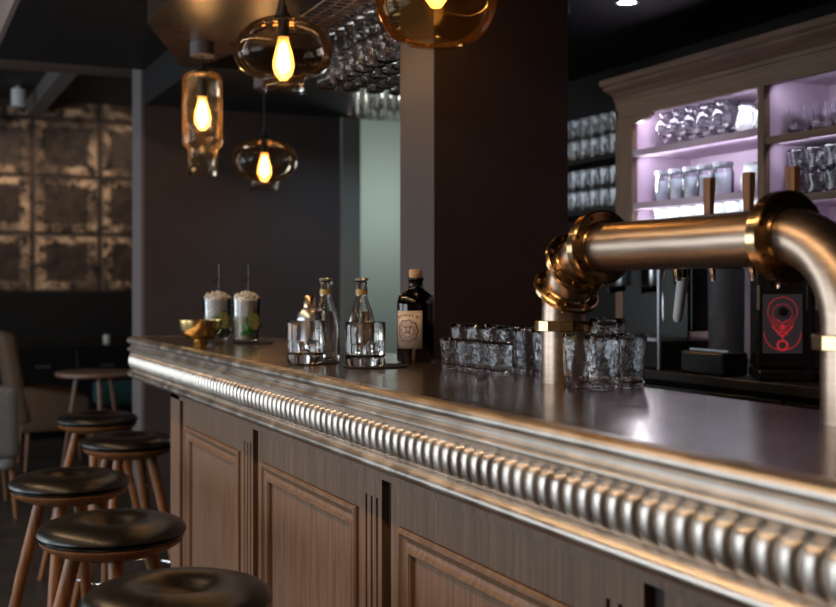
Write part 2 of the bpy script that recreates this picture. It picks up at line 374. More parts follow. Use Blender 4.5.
# modules
gaps = [4.0, 3.04, 2.13, 1.24, .35, -.54]
for i in range(5):
    yb, ya = gaps[i] - (.02 if i else .0), gaps[i + 1] + .02
    if i == 0: yb = 3.905
    # flat stiles/rails around a recessed, moulded field
    p1, p0 = yb - .05, ya + .135
    zt, zb = .842, .17
    bm = bmesh.new()
    box(bm, XF, XF + .02, p1 - .02, yb, 0, TOP - .155); box(bm, XF, XF + .02, ya + .105, p0 + .02, 0, TOP - .155)
    box(bm, XF, XF + .02, p0 + .02, p1 - .02, zt - .02, TOP - .155); box(bm, XF, XF + .02, p0 + .02, p1 - .02, 0, zb + .02)
    pn = link('front_panel', bm, 'oak', bar, bevel=.001)
    bx('field', 'oak', pn, XF + .008, XF + .016, p0, p1, zb, zt)
    # moulding frame: two raised beads with a hollow between
    bm = bmesh.new()
    pr = [(0, 0), (.0, .006), (.004, .010), (.010, .010), (.014, .004), (.018, .001), (.026, -.002), (.034, .001), (.039, .005), (.043, .005), (.047, .0), (.049, -.012)]
    loops = []
    for inn, out in pr:
        x = XF - out
        loops.append([bm.verts.new((x, a, z)) for a, z in ((p0 + inn, zb + inn), (p1 - inn, zb + inn), (p1 - inn, zt - inn), (p0 + inn, zt - inn))])
    for P, Q in zip(loops, loops[1:]):
        for k in range(4): bm.faces.new((P[k], P[(k + 1) % 4], Q[(k + 1) % 4], Q[k]))
    link('panel_moulding', bm, 'oak', pn)
    # fluted pilaster at the near side of the field
    bm = bmesh.new(); y1 = ya + .105; n = 3; z0 = .14; z1 = .878
    box(bm, XF - .003, XF + .02, ya, y1, z1, TOP - .155); box(bm, XF - .003, XF + .02, ya, y1, 0, z0)
    cuts = [ya]
    for k in range(n):
        c0 = ya + .020 + k * .029; cuts += [c0, c0 + .010]
    cuts.append(y1)
    for k in range(0, len(cuts), 2): box(bm, XF - .003, XF + .02, cuts[k], cuts[k + 1], z0, z1)
    for k in range(1, len(cuts) - 1, 2): box(bm, XF + .006, XF + .02, cuts[k], cuts[k + 1], z0, z1)
    link('pilaster', bm, 'oak', bar)
bm = bmesh.new(); box(bm, XF - .004, XF + .03, 3.94, 4.078, 0, TOP - .155); link('corner_post', bm, 'oak', bar, bevel=.002)

# ------------------------------------------------------------------ tap tower
TX = 1.19; r0 = .0425; ER = .13; YL = 1.936; YR = 1.19; ZA = 1.379
tower = thing('beer_tap_tower', 'big bronze pipe tap tower with bolted brass flanges standing on the counter', 'tap tower', (0, 0, 0))
def ring_obj(name, r_in, r_out, th, pos, direction, mat, parent, seg=40, auto=30, smooth=True, bev=.003):
    d = Vector(direction).normalized(); q = Vector((0, 0, 1)).rotation_difference(d).to_matrix().to_4x4(); q.translation = Vector(pos)
    pf = [(r_in, -th / 2), (r_out - bev, -th / 2), (r_out, -th / 2 + bev), (r_out, th / 2 - bev), (r_out - bev, th / 2), (r_in, th / 2), (r_in, -th / 2)]
    bm = bmesh.new(); lathe(bm, pf, seg, mtx=q); return link(name, bm, mat, parent, smooth, 0, auto), q
arcL = [(TX, YL - ER + ER * math.cos(t), ZA - ER + ER * math.sin(t)) for t in [PI / 2 * k / 14 for k in range(15)]]
arcR = [(TX, YR + ER - ER * math.sin(t), ZA - ER + ER * math.cos(t)) for t in [PI / 2 * k / 14 for k in range(15)]]
tobj('left_upright', [(TX, YL, TOP), (TX, YL, ZA - ER)], r0, 'pipe', tower, 40).name = 'upright_pipe'
tobj('elbow_pipe', arcL, r0 * .99, 'pipe', tower, 40)
tobj('cross_pipe', [(TX, YL - ER, ZA), (TX, YR + ER, ZA)], r0 * 1.02, 'pipe', tower, 48)
tobj('elbow_pipe', arcR, r0 * .99, 'pipe', tower, 40)
tobj('upright_pipe', [(TX, YR, ZA - ER), (TX, YR, TOP)], r0, 'pipe', tower, 40)
bolt_src = None
def flange(pos, direction, r=.068, th=.012, pair=True, phase=0):
    global bolt_src
    d = Vector(direction).normalized()
    f, q = ring_obj('flange', r0 * .97, r, th * 2 + .002, pos, d, 'brass', tower)
    g, _ = ring_obj('flange_collar', r0 * .98, r0 + .006, th * 2 + .010, pos, d, 'brassdark', f)
    for k in range(8):
        a = 2 * PI * k / 8 + phase + .3
        if bolt_src is None:
            bm = bmesh.new(); lathe(bm, [(0, -.012), (.004, -.012), (.005, -.0105), (.005, .0105), (.004, .012), (0, .012)], 6)
            o = link('bolt', bm, 'brass', f); bolt_src = o
        else:
            o = bolt_src.copy(); COL.objects.link(o); o.parent = f
        p = q @ Vector(((r - .0095) * math.cos(a), (r - .0095) * math.sin(a), 0))
        m = q.copy(); m.translation = p; o.matrix_local = m
def arcpt(deg): t = math.radians(deg); return (TX, YL - ER + ER * math.cos(t), ZA - ER + ER * math.sin(t)), (0, -math.sin(t), math.cos(t))
for dg, tl_ in ((22, 38), (51, 60)): flange(arcpt(dg)[0], arcpt(tl_)[1], .065, .0055)
flange((TX, YL - ER, ZA), (0, 1, 0), .068, .011)
flange((TX, YR + ER, ZA), (0, 1, 0), .068, .011)
for yy in (YL, YR):
    f, q = ring_obj('pipe_clamp', r0 * .97, .055, .020, (TX, yy, ZA - ER - .018), (0, 0, 1), 'brass', tower, 14, None, False, .001)
# taps on the bar keeper's side
def tap(y, hanging=False):
    bm = bmesh.new(); tube(bm, [(TX + .035, y, ZA), (TX + .10, y, ZA)], .012, 16); tube(bm, [(TX + .10, y, ZA + .03), (TX + .10, y, ZA - .025), (TX + .108, y, ZA - .045), (TX + .110, y, ZA - .062)], [.011, .011, .0065, .005], 14)
    s = link('tap_body', bm, 'chrome', tower, True, 0, 40)
    if not hanging:
        bm = bmesh.new(); lathe(bm, [(0, ZA + .03), (.006, ZA + .03), (.009, ZA + .045), (.0115, 1.495), (0, 1.495)], 6, (TX + .10, y, 0))
        link('tap_handle', bm, 'handlewood', s)
    else:
        tobj('handle_grip', [(TX + .112, y - .012, ZA - .01), (TX + .122, y + .0, ZA - .052)], .0085, 'black', s, 14)
        h = tobj('tap_handle', [(TX + .122, y, ZA - .052), (TX + .131, y + .028, ZA - .130), (TX + .132, y + .030, ZA - .136)], [.0105, .0090, .006], 'white', s, 14)
        h['label'] = 'white handle hanging down'
for y in (1.416, 1.519, 1.621): tap(y)
tap(1.722, True)

# ------------------------------------------------------------------ stools
SH = .742
def make_stool():
    t = thing('bar_stool', 'x', 'bar stool')
    lobj('cushion', [(0, -.024), (.03, -.0235), (.048, -.020), (.060, -.010), (.080, -.002), (.105, .0), (.135, -.003), (.163, -.012), (.177, -.024), (.179, -.033), (.170, -.040), (.12, -.042), (0, -.042)], 'leather', t, 48, loc=(0, 0, SH), auto=60)
    lobj('cushion_rim', [(.16, -.040), (.171, -.040), (.174, -.0435), (.171, -.047), (.16, -.047)], 'black', t, 48, loc=(0, 0, SH))
    lobj('seat', [(0, -.046), (.165, -.046), (.171, -.052), (.166, -.060), (.145, -.072), (.115, -.084), (.09, -.088), (0, -.088)], 'stoolwood', t, 48, loc=(0, 0, SH))
    for k in range(4):
        a = PI / 4 + k * PI / 2; c, s = math.cos(a), math.sin(a)
        tobj('leg', [(.088 * c, .088 * s, SH - .08), (.15 * c, .15 * s, .42), (.245 * c, .245 * s, 0.0)], [.0185, .0175, .0125], 'stoolwood', t, 16)
    tobj('footrest_ring', [(.20 * math.cos(a), .20 * math.sin(a), .215) for a in [2 * PI * k / 40 for k in range(40)]], .006, 'chrome', t, 10, True)
    return t
sp = [(.843, 5.337, .5, 'round black leather bar stool farthest away, nearest the round table'),
      (.831, 4.505, .15, 'round black leather bar stool tucked under the far end of the bar top'),
      (.496, 3.65, .35, 'round black leather bar stool leftmost in the picture, third from the front'),
      (.493, 2.894, .7, 'round black leather bar stool second from the front, before the framed panels'),
      (.500, 2.207, .2, 'nearest and largest black leather bar stool, cut off at the bottom edge')]
st = make_stool()
for i, (x, y, rz, lab) in enumerate(sp):
    o = st if i == 0 else dup(st, None)
    o.location = (x, y, 0); o.rotation_euler = (0, 0, rz); o['label'] = lab; o['group'] = 'bar stools along the bar'

# ------------------------------------------------------------------ things on the bar
Z = TOP + .0005
# coasters
def coaster(x, y, lab, r=.052):
    o = lobj('coaster', [(0, 0), (r - .001, 0), (r, .001), (r, .002), (r - .001, .003), (0, .003)], 'rubber', None, 40, loc=(x, y, Z)); tag(o, lab, 'coaster'); o['group'] = 'black coasters on the bar'
# gold bowl
b = thing('brass_bowl', 'small shiny gold footed bowl on the bar near its far end', 'bowl', (.92, 3.738, Z))
def dense(pts, n=5):
    out = []
    for (a, c), (d, e) in zip(pts, pts[1:]):
        for k in range(n): out.append((a + (d - a) * k / n, c + (e - c) * k / n))
    return out + [pts[-1]]
lobj('bowl', [(0, .010), (.02, .011), (.046, .019), (.061, .036), (.0685, .058), (.0705, .078), (.0690, .078), (.0665, .058), (.059, .038), (.045, .023), (.02, .015), (0, .014)][::-1], 'gold', b, 40, auto=70)
lobj('foot', [(0, 0), (.026, 0), (.027, .003), (.022, .007), (.020, .012), (0, .0125)], 'gold', b, 40)
# mojitos
def leaf(bm, c, d, n, l=.018, w=.008):
    d = Vector(d).normalized(); s = d.cross(Vector(n)).normalized(); c = Vector(c); P = [c - d * l, c - d * l * .3 + s * w, c + d * l * .4 + s * w * .8, c + d * l, c + d * l * .4 - s * w * .8, c - d * l * .3 - s * w]
    up = s.cross(d) * .0012
    a = [bm.verts.new(p + up) for p in P]; b_ = [bm.verts.new(p - up) for p in P]
    bm.faces.new(a); bm.faces.new(b_[::-1])
    for i in range(6): j = (i + 1) % 6; bm.faces.new((a[i], b_[i], b_[j], a[j]))
def mojito(x, y, lab, seed, rz):
    rnd = random.Random(seed)
    t = thing('mojito', lab, 'cocktail', (x, y, Z + .003), rz, 'cocktails with crushed ice')
    lobj('glass', [(0, 0), (.036, 0), (.039, .003), (.046, .145), (.0445, .145), (.038, .012), (0, .010)], 'thin', t, 40)
    lobj('drink', [(0, .011), (.038, .012), (.0418, .085), (0, .085)], 'drink', t, 32)
    bm = bmesh.new()
    lathe(bm, [(0, .084), (.0415, .084), (.0442, .138), (.036, .150), (.02, .158), (0, .162)], 24, fn=lambda r, z, a: r - rnd.random() * .003)
    for k in range(110):
        a = rnd.random() * 2 * PI; rr = .042 * math.sqrt(rnd.random()); zz = .143 + .016 * (1 - (rr / .042) ** 2) + rnd.random() * .009; s = .003 + rnd.random() * .005
        bmesh.ops.create_icosphere(bm, subdivisions=1, radius=s, matrix=Matrix.Translation((rr * math.cos(a), rr * math.sin(a), zz)) @ Matrix.Rotation(rnd.random() * 3, 4, 'X') @ Matrix.Diagonal((1, .6, .8, 1)))
    link('crushed_ice', bm, 'icewhite', t)
    # straws
    tobj('straw', [(.010, .0, .05), (.014, .004, .262)], .0034, 'straw', t, 10)
    # lime slice, pressed against the glass
    q = Matrix.Translation((0, -.0425, .070)) @ Matrix.Rotation(PI / 2, 4, 'X') @ Matrix.Rotation(.15, 4, 'Y')
    bm = bmesh.new(); lathe(bm, [(0, -.003), (.022, -.003), (.0235, 0), (.022, .0025), (0, .0025)], 28, mtx=q @ Matrix.Diagonal((.95, 1.45, 1, 1))); ls = link('lime_slice', bm, 'lime', t, True, 0, 40)
    bm = bmesh.new()
    for k in range(8):
        a0 = 2 * PI * k / 8 + .08; a1 = 2 * PI * (k + 1) / 8 - .08; P = [(0.002, 0)] + [(.0195 * math.cos(a0 + (a1 - a0) * j / 4), .0195 * math.sin(a0 + (a1 - a0) * j / 4)) for j in range(5)]
        vs = [bm.verts.new(q @ Vector((p[0] * .95, p[1] * 1.45, .0034))) for p in P]; vb = [bm.verts.new(q @ Vector((p[0] * .95, p[1] * 1.45, .002))) for p in P]
        bm.faces.new(vs)
        for i in range(6): j = (i + 1) % 6; bm.faces.new((vs[i], vb[i], vb[j], vs[j]))
    link('lime_flesh', bm, 'limeflesh', ls)
    bm = bmesh.new()
    for k in range(9):
        a = -PI / 2 + rnd.uniform(-1.2, 1.2); leaf(bm, (.041 * math.cos(a), .041 * math.sin(a), rnd.uniform(.03, .095)), (rnd.uniform(-1, 1) * math.sin(a), -rnd.uniform(-1, 1) * math.cos(a), rnd.uniform(-1, 1)), (math.cos(a), math.sin(a), 0))
    link('mint_leaf', bm, 'mint', t)
    bm = bmesh.new(); leaf(bm, (-.004, 0, .205), (1, .3, .35), (0, 0, 1), .022, .005); link('straw_ribbon', bm, 'rubber', t)
mojito(1.005, 3.86, 'mojito in a tall glass, left one, half behind the gold bowl', 3, .35)
mojito(1.062, 3.70, 'mojito with a lime slice pressed inside the glass, right one', 5, .35)
coaster(1.085, 3.69, 'round black coaster under the right mojito', .062)
# rocks glasses
def rocks(x, y, lab):
    t = thing('rocks_glass', lab, 'glass', (x, y, Z + .003), 0, 'heavy clear tumblers in front of the bottles')
    lobj('glass', [(0, 0), (.044, 0), (.0465, .003), (.0475, .099), (.0468, .101), (.0459, .099), (.0445, .026), (.040, .021), (0, .020)], 'tumbler', t, 48)
    rnd = random.Random(x)
    for k in range(2):
        bm = bmesh.new(); bmesh.ops.create_cube(bm, size=.028); bmesh.ops.bevel(bm, geom=bm.edges[:], offset=.004, segments=2, affect='EDGES')
        o = link('ice_cube', bm, 'ice', t, True); o.location = ((-.016, .004, .0385), (.018, -.004, .0395))[k]; o.rotation_euler = (.12, .1, rnd.random())
    return t
rocks(.912, 2.66, 'heavy clear rocks glass with ice, left one of the pair')
rocks(1.005, 2.508, 'heavy clear rocks glass with ice, in front of the right tonic bottle')
coaster(.945, 2.69, 'round black coaster under the left rocks glass', .062)
coaster(1.030, 2.508, 'round black coaster under the right rocks glass', .075)
# tonic bottles
def tonic(x, y, lab):
    t = thing('tonic_bottle', lab, 'bottle', (x, y, Z), 0, 'small clear tonic bottles')
    lobj('bottle', [(0, .004), (.025, 0), (.032, .002), (.0345, .006), (.035, .012), (.035, .080), (.033, .100), (.027, .125), (.019, .145), (.015, .158), (.0135, .19), (.0155, .192), (.0158, .199), (.0135, .201), (.011, .200), (.011, .160), (.015, .146), (.023, .125), (.030, .100), (.0322, .080), (.0322, .012), (.028, .007), (0, .009)], 'tumbler', t, 40, auto=70)
    lobj('tonic', [(0, .0095), (.030, .013), (.0318, .02), (.0318, .080), (.0295, .100), (.0225, .125), (0, .125)], 'liquid', t, 36, auto=70)
    lobj('crown_cap', [(0, .2015), (.0155, .2015), (.0168, .2045), (.0145, .2075), (0, .2085)], 'steel', t, 36, fn=lambda r, z, a: r * (1 + .03 * math.cos(18 * a)))
    lobj('neck_label', [(.0145, .166), (.0152, .166), (.0148, .180), (.0140, .180)], flat('yellow_label', (.48, .34, .10), .4), t, 36)
tonic(.993, 2.745, 'small clear tonic bottle behind the left rocks glass')
tonic(1.068, 2.69, 'small clear tonic bottle behind the right rocks glass')
t = thing('cocktail_shaker', 'small metal cocktail shaker half hidden behind the left rocks glass', 'shaker', (1.005, 2.90, Z)); t.scale = (.93, .93, .93)
lobj('body', [(0, 0), (.026, 0), (.034, .06), (.038, .105), (.037, .112), (0, .112)], 'steel', t, 36)
lobj('strainer_top', [(0, .112), (.036, .112), (.034, .125), (.022, .138), (.018, .142), (0, .142)], 'steel', t, 36)
lobj('cap', [(0, .142), (.0185, .142), (.017, .170), (.014, .175), (0, .177)], flat('copper_cap', (.7, .48, .3), .2, 1), t, 36)

# gin bottle
GX, GY = 1.184, 2.62
g = thing('gin_bottle', 'dark brown apothecary bottle with cork and pale printed label', 'bottle', (GX, GY, Z))
gr = .0465
lobj('glass_body', [(0, .003), (.035, .0), (.044, .002), (gr, .006), (gr, .140), (.0455, .152), (.041, .163), (.032, .172), (.022, .178), (.0185, .184), (.0175, .200), (.020, .202), (.0205, .207), (.019, .2085), (0, .2085)], 'darkglass', g, 48, auto=60)
bm = bmesh.new()
for k in range(10):
    a = 2 * PI * k / 10; bmesh.ops.create_uvsphere(bm, u_segments=8, v_segments=6, radius=.0028, matrix=Matrix.Translation((.0415 * math.cos(a), .0415 * math.sin(a), .163)))
link('shoulder_studs', bm, 'darkglass', g, True)
lobj('cork', [(0, .2085), (.0155, .2085), (.0165, .213), (.0165, .226), (.015, .229), (0, .229)], 'cork', g, 32)
# label patch wrapped on the bottle; direction of the camera is about (-.414,-.91)
camdir = math.atan2(-GY, -GX); la = camdir - math.radians(26); half = math.radians(46); LZ0, LZ1 = .035, .127
def wrap(u, v, off):  # u in -1..1, v 0..1
    a = la + u * half; r = gr + off; return (r * math.cos(a), r * math.sin(a), LZ0 + (LZ1 - LZ0) * v)
bm = bmesh.new(); n = 24
rows = [[bm.verts.new(wrap(-1 + 2 * i / n, v, o)) for i in range(n + 1)] for v, o in ((0, .0002), (0, .0008), (1, .0008), (1, .0002))]
for P, Q in zip(rows, rows[1:]):
    for k in range(n): bm.faces.new((P[k], P[k + 1], Q[k + 1], Q[k]))
lab = link('label', bm, 'paper', g, True); lab['label'] = 'pale pink label with ornate portrait'
def arcband(bm, cu, cv, r_in, r_out, off, a0=0, a1=2 * PI, seg=40, sq=1.0, wob=0, fn=wrap):
    # u half width is about 37 mm, v full height is 81 mm
    P, Q = [], []
    for k in range(seg + 1):
        a = a0 + (a1 - a0) * k / seg; w = 1 + wob * math.cos(9 * a)
        for L_, r in ((P, r_in), (Q, r_out)):
            L_.append(bm.verts.new(fn(cu + r * w * math.cos(a) / .0373, cv + r * w * sq * math.sin(a) / .092, off)))
    for k in range(seg): bm.faces.new((P[k], P[k + 1], Q[k + 1], Q[k]))
bm = bmesh.new()
arcband(bm, 0, .47, .0240, .0275, .0012, wob=.06); arcband(bm, 0, .47, .0195, .0212, .0012, wob=.03); arcband(bm, 0, .47, .0150, .0170, .0012, sq=.95, wob=-.04)
arcband(bm, 0, .47, .0285, .0292, .0012, .2, 1.2, 12); arcband(bm, 0, .47, .0285, .0292, .0012, 1.95, 2.95, 12)
arcband(bm, 0, .47, .0295, .0305, .0012, 3.5, 4.4, 12); arcband(bm, 0, .47, .0295, .0305, .0012, 5.0, 5.9, 12)
for u0 in (-.94, .91):
    vs = [bm.verts.new(wrap(u, v, .0012)) for u, v in ((u0, .03), (u0 + .03, .03), (u0 + .03, .97), (u0, .97))]; bm.faces.new(vs)
for v0 in (.025, .965):
    a_ = [bm.verts.new(wrap(-.94 + 1.88 * i / 16, v0, .0012)) for i in range(17)]; b_ = [bm.verts.new(wrap(-.94 + 1.88 * i / 16, v0 + .01, .0012)) for i in range(17)]
    for i in range(16): bm.faces.new((a_[i], a_[i + 1], b_[i + 1], b_[i]))
link('label_border', bm, 'inkblue', lab)
bm = bmesh.new()   # a small face and shoulders inside the wreath
arcband(bm, .04, .51, .0045, .0068, .0014, sq=1.2); arcband(bm, 0, .37, .0065, .010, .0013, .2, PI - .2, 20, .8); arcband(bm, .04, .505, 0, .0018, .0014, seg=10)
arcband(bm, -.16, .57, .0, .0026, .0015, seg=14); arcband(bm, .25, .57, .0, .0026, .0015, seg=14)
link('label_portrait', bm, 'ink', lab)
def text_on(txt, size, cu, cv, arc, mat, parent, fn, name='label_text', off=.0015, k=.0373, kv=.092):
    cu_ = bpy.data.curves.new('t', 'FONT'); cu_.body = txt; cu_.size = size; cu_.align_x = 'CENTER'; cu_.resolution_u = 2
    o = bpy.data.objects.new('t', cu_); COL.objects.link(o); dg = bpy.context.evaluated_depsgraph_get(); me = bpy.data.meshes.new_from_object(o.evaluated_get(dg))
    bpy.data.objects.remove(o)
    for v in me.vertices:
        x, y = v.co.x, v.co.y; yy = y - arc * x * x
        v.co = fn(cu + x / k, cv + yy / kv, off)
    ob = bpy.data.objects.new(name, me); COL.objects.link(ob); me.materials.clear(); me.materials.append(M[mat]); ob.parent = parent; return ob
text_on('MONKEY 47', .0116, 0, .85, 8, 'ink', lab, wrap)

# textured tumblers by the tower
def ripple(r, z, a): return r * (1 + .035 * math.sin(7 * a + z * 60) + .02 * math.sin(11 * a - z * 90))
def tumbler(name, rb, rt, h, mat='bumpy'):
    pr = [(0, 0), (rb * .95, 0), (rb, .003)] + [(rb + (rt - rb) * k / 8, .003 + (h - .003) * k / 8) for k in range(1, 9)]
    pr += [(rt - .0012, h + .0008), (rt - .0025, h)] + [(rb + (rt - rb) * k / 8 - .003, .003 + (h - .003) * k / 8) for k in range(7, 0, -1)] + [(rb - .006, .010), (0, .009)]
    return lobj(name, pr, mat, None, 36, fn=ripple, auto=80)
short = tag(tumbler('textured_tumbler', .026, .031, .068), 'low textured glass tumbler in the front row, left of the tower upright', 'glass', 'low tumblers left of the tower')
for i, y in enumerate((2.37, 2.295, 2.22, 2.145)):
    o = short if i == 0 else dup(short, None); o.location = (1.165, y, Z)
tall = tag(tumbler('textured_highball', .027, .033, .098), 'taller textured glass in the back row, left of the tower upright', 'glass', 'taller glasses left of the tower')
for i, y in enumerate((2.46, 2.383, 2.306, 2.229, 2.152, 2.075)):
    o = tall if i == 0 else dup(tall, None); o.location = (1.238, y, Z); o.rotation_euler = (0, 0, i)
for i, (x, y) in enumerate(((1.240, 1.788), (1.172, 1.772), (1.168, 1.842))):
    dup(tall, (x, y, Z), i * 1.3, ['textured glass right of the tower upright, the rightmost', 'textured glass right of the tower upright, middle of the front row', 'textured glass right beside the tower upright, in front'][i], 'glasses right of the tower')
tl = tag(tumbler('textured_tall_glass', .028, .034, .125), 'tallest textured glass just right of the tower upright', 'glass', 'glasses right of the tower'); tl.location = (1.240, 1.859, Z)

# ------------------------------------------------------------------ pendants
def bulb(parent, z, s=1.0):
    n0 = set(parent.children)
    lobj('bulb', [(0, 0), (.010 * s, .002), (.022 * s, .018), (.026 * s, .035), (.024 * s, .055), (.016 * s, .085), (.013 * s, .10), (.013 * s, .112)], 'bulbglass', parent, 28, auto=80, loc=(0, 0, z))
    bm = bmesh.new()
    lathe(bm, [(0, .018), (.007 * s, .022), (.0125 * s, .036), (.0115 * s, .065), (.006 * s, .090), (0, .096)], 16)
    link('filament', bm, 'filament', parent, True, loc=(0, 0, z))
    for k in range(4):
        a = k * PI / 2 + .4
        tobj('filament_wire', [(.0185 * s * math.cos(a), .0185 * s * math.sin(a), .03), (.010 * s * math.cos(a), .010 * s * math.sin(a), .085)], .0014, 'filamentcore', parent, 6).location = (0, 0, z)
    lobj('socket', [(0, .105), (.017, .105), (.018, .112), (.018, .15), (.010, .165), (0, .165)], 'cord', parent, 24, loc=(0, 0, z))
    for o in parent.children:
        if o not in n0: o.scale = (1, 1, 1.25)
def pendant(x, y, prof, mat, ztop, bz, lab, name='pendant_lamp', power=9, bs=1.0, cap=True):
    t = thing(name, lab, 'pendant lamp', (x, y, 0), 0, 'glass pendant lamps over the bar')
    lobj('lamp_shade', prof, mat, t, 56, auto=80)
    lobj('shade_cap', [(0, ztop + .045), (.008, ztop + .04), (.012, ztop + .02), (.026, ztop + .004), (.030, ztop - .004), (0, ztop - .004)], 'cord', t, 32)
    tobj('cord', [(0, 0, ztop + .03), (0, 0, LOW - .02)], .004, 'cord', t, 8)
    lobj('ceiling_canopy', [(0, LOW - .055), (.044, LOW - .055), (.048, LOW - .051), (.048, LOW), (0, LOW)], 'canopy', t, 36)
    bulb(t, bz, bs)
    L_ = bpy.data.lights.new('bulb_light', 'POINT'); L_.energy = power; L_.color = (1, .62, .30); L_.shadow_soft_size = .022
    o = bpy.data.objects.new('bulb_light', L_); COL.objects.link(o); o.parent = t; o.location = (0, 0, bz + .05)
def onion(zc, zt, zb, r=.15, foot=True, neck=.064):
    pr = [(.026, zt)]
    for k in range(1, 12):
        a = PI / 2 - k * (PI / 2) / 11; pr.append((.026 + (r - .026) * math.cos(a), zc + (zt - zc) * math.sin(a)))
    zn = zb + .046 if foot else zb
    for k in range(1, 11):
        a = k * (PI / 2) / 10; rr = neck + (r - neck) * math.cos(a) ** (1.0 if foot else .9); pr.append((rr, zc - (zc - zn) * math.sin(a)))
    if foot: pr += [(neck - .003, zb + .032), (neck - .002, zb + .012), (neck + .004, zb + .002), (neck + .006, zb)]
    else: pr += [(neck + .004, zb - .002), (neck + .005, zb - .005), (neck - .001, zb - .006)]
    return pr
pendant(1.119, 4.52, [(.026, 2.155), (.055, 2.152), (.072, 2.142), (.079, 2.125), (.079, 1.875), (.075, 1.862), (.060, 1.850), (.057, 1.84), (.057, 1.752), (.060, 1.748)], 'clearshade', 2.155, 1.925, 'clear glass cylinder pendant lamp with a narrower lower neck', 'cylinder_pendant_lamp', bs=1.25)
pendant(1.078, 3.354, onion(2.012, 2.117, 1.893), 'smoke', 2.117, 1.928, 'large smoked glass onion shaped pendant lamp, nearer of the two alike', bs=1.25)
pendant(1.561, 5.14, onion(1.895, 1.985, 1.752), 'smoke', 1.985, 1.79, 'smoked glass onion shaped pendant lamp, the far lower one', bs=1.25)
pendant(1.211, 2.558, onion(2.02, 2.14, 1.903, .15, False, .066), 'amber', 2.14, 1.985, 'amber glass globe pendant lamp cut off by the top edge of the picture', 'globe_pendant_lamp', bs=1.2)

# ------------------------------------------------------------------ hanging glass racks
def rack(name, lab, x0, x1, y0, y1, z, step=.045, zt=LOW):
    t = thing(name, lab, 'glass rack', (0, 0, 0))
    bm = bmesh.new(); k = x0
    tube(bm, [(x0, y0, z), (x1, y0, z), (x1, y1, z), (x0, y1, z)], .005, 6, closed=True)
    link('rack_frame', bm, 'rackwire', t, True)
    bm = bmesh.new(); x = x0 + step
    while x < x1: tube(bm, [(x, y0, z), (x, y1, z)], .0022, 5); x += step
    y = y0 + step
    while y < y1: tube(bm, [(x0, y, z), (x1, y, z)], .0022, 5); y += step
    link('wire_grid', bm, 'rackwire', t, True)
    for x in (x0, x1):
        for y in (y0, y1): tobj('hanger_rod', [(x, y, z), (x, y, LOW if x > 1.82 else zt)], .005, 'rackwire', t, 8)
    return t
rack('glass_rack', 'wire rack full of hanging wine glasses under the dark ceiling', 1.24, 2.02, 3.26, 3.92, 2.205)
rack('glass_rack', 'wire rack of straight glasses behind the wine glass rack', 1.76, 2.30, 4.32, 4.72, 2.205, .045, 2.456)
def wine_glass():
    pr = [(0, 0), (.033, -.001), (.034, -.003), (.012, -.006), (.004, -.012), (.0035, -.075), (.008, -.085), (.025, -.10), (.036, -.122), (.039, -.142), (.037, -.17), (.032, -.198), (.0308, -.198), (.0355, -.17), (.0375, -.142), (.034, -.122), (.023, -.103), (0, -.092)]
    return lobj('wine_glass', pr, 'hangglass', None, 24, auto=80)
wg = tag(wine_glass(), 'clear wine glass hanging upside down from the wire rack', 'glass', 'wine glasses hanging from the rack')
first = True
for i in range(7):
    for j in range(7):
        p = (1.40 + i * .092, 3.32 + j * .09, 2.203)
        o = wg if first else dup(wg, None); first = False; o.location = p
pr = [(0, 0), (.024, 0), (.026, -.004), (.032, -.165), (.0306, -.165), (.0245, -.014), (0, -.012)]
hg = tag(lobj('highball_glass', pr, 'hangglass', None, 24, auto=80), 'straight highball glass hanging upside down behind the wine glasses', 'glass', 'straight glasses hanging in the far rack')
first = True
for i in range(7):
    for j in range(4):
        o = hg if first else dup(hg, None); first = False; o.location = (1.80 + i * .076, 4.37 + j * .09, 2.199)

# ------------------------------------------------------------------ back bar cabinet
CX, CB = 2.6, 2.88
cab = thing('back_bar_cabinet', 'tall grey oak shelf cabinet with lilac inside and moulded cornice', 'cabinet', (0, 0, 0))
BC = 1.04
CY1, CY0 = 3.84, 1.25
bx('side_panel', 'oakcab', cab, CX, CB + .02, CY1 - .015, CY1, BC + .0005, 2.0)
bx('stile', 'oakcab', cab, CX, CX + .025, CY1 - .11, CY1 - .015, BC + .0005, 1.9645, bevel=.002)
bx('side_lining', 'lilac', cab, CX + .0255, CB, CY1 - .11, CY1 - .1, BC + .0005, 2.0).name = 'inner_side'
bx('back_board', 'lilac', cab, CB, CB + .015, CY0, CY1 - .015, BC + .0005, 2.0)
bx('top_board', 'lilac', cab, CX + .026, CB, CY0, CY1 - .016, 1.985, 2.0)
bx('frieze', 'oakdark', cab, CX, CX + .025, CY0, CY1, 1.965, 2.03)
for yd in (3.003, 2.15, 1.30):
    d = bx('divider', 'lilac', cab, CX + .026, CB, yd - .014, yd + .014, BC + .0005, 1.985)
    bx('divider_edge', 'oakcab', d, CX, CX + .026, yd - .015, yd + .015, BC + .0005, 1.965)
sh = [(3.017, 3.73, (1.832, 1.628, 1.43)), (2.164, 2.989, (1.796, 1.60, 1.41)), (1.314, 2.136, (1.796, 1.60, 1.41))]
for a, b_, zs in sh:
    for z in zs:
        s = bx('shelf', 'lilac', cab, CX + .022, CB, a, b_, z - .022, z)
        bx('shelf_edge', 'lilac' if a > 3 else 'oakdark', s, CX + .004, CX + .022, a, b_, z - .024, z)
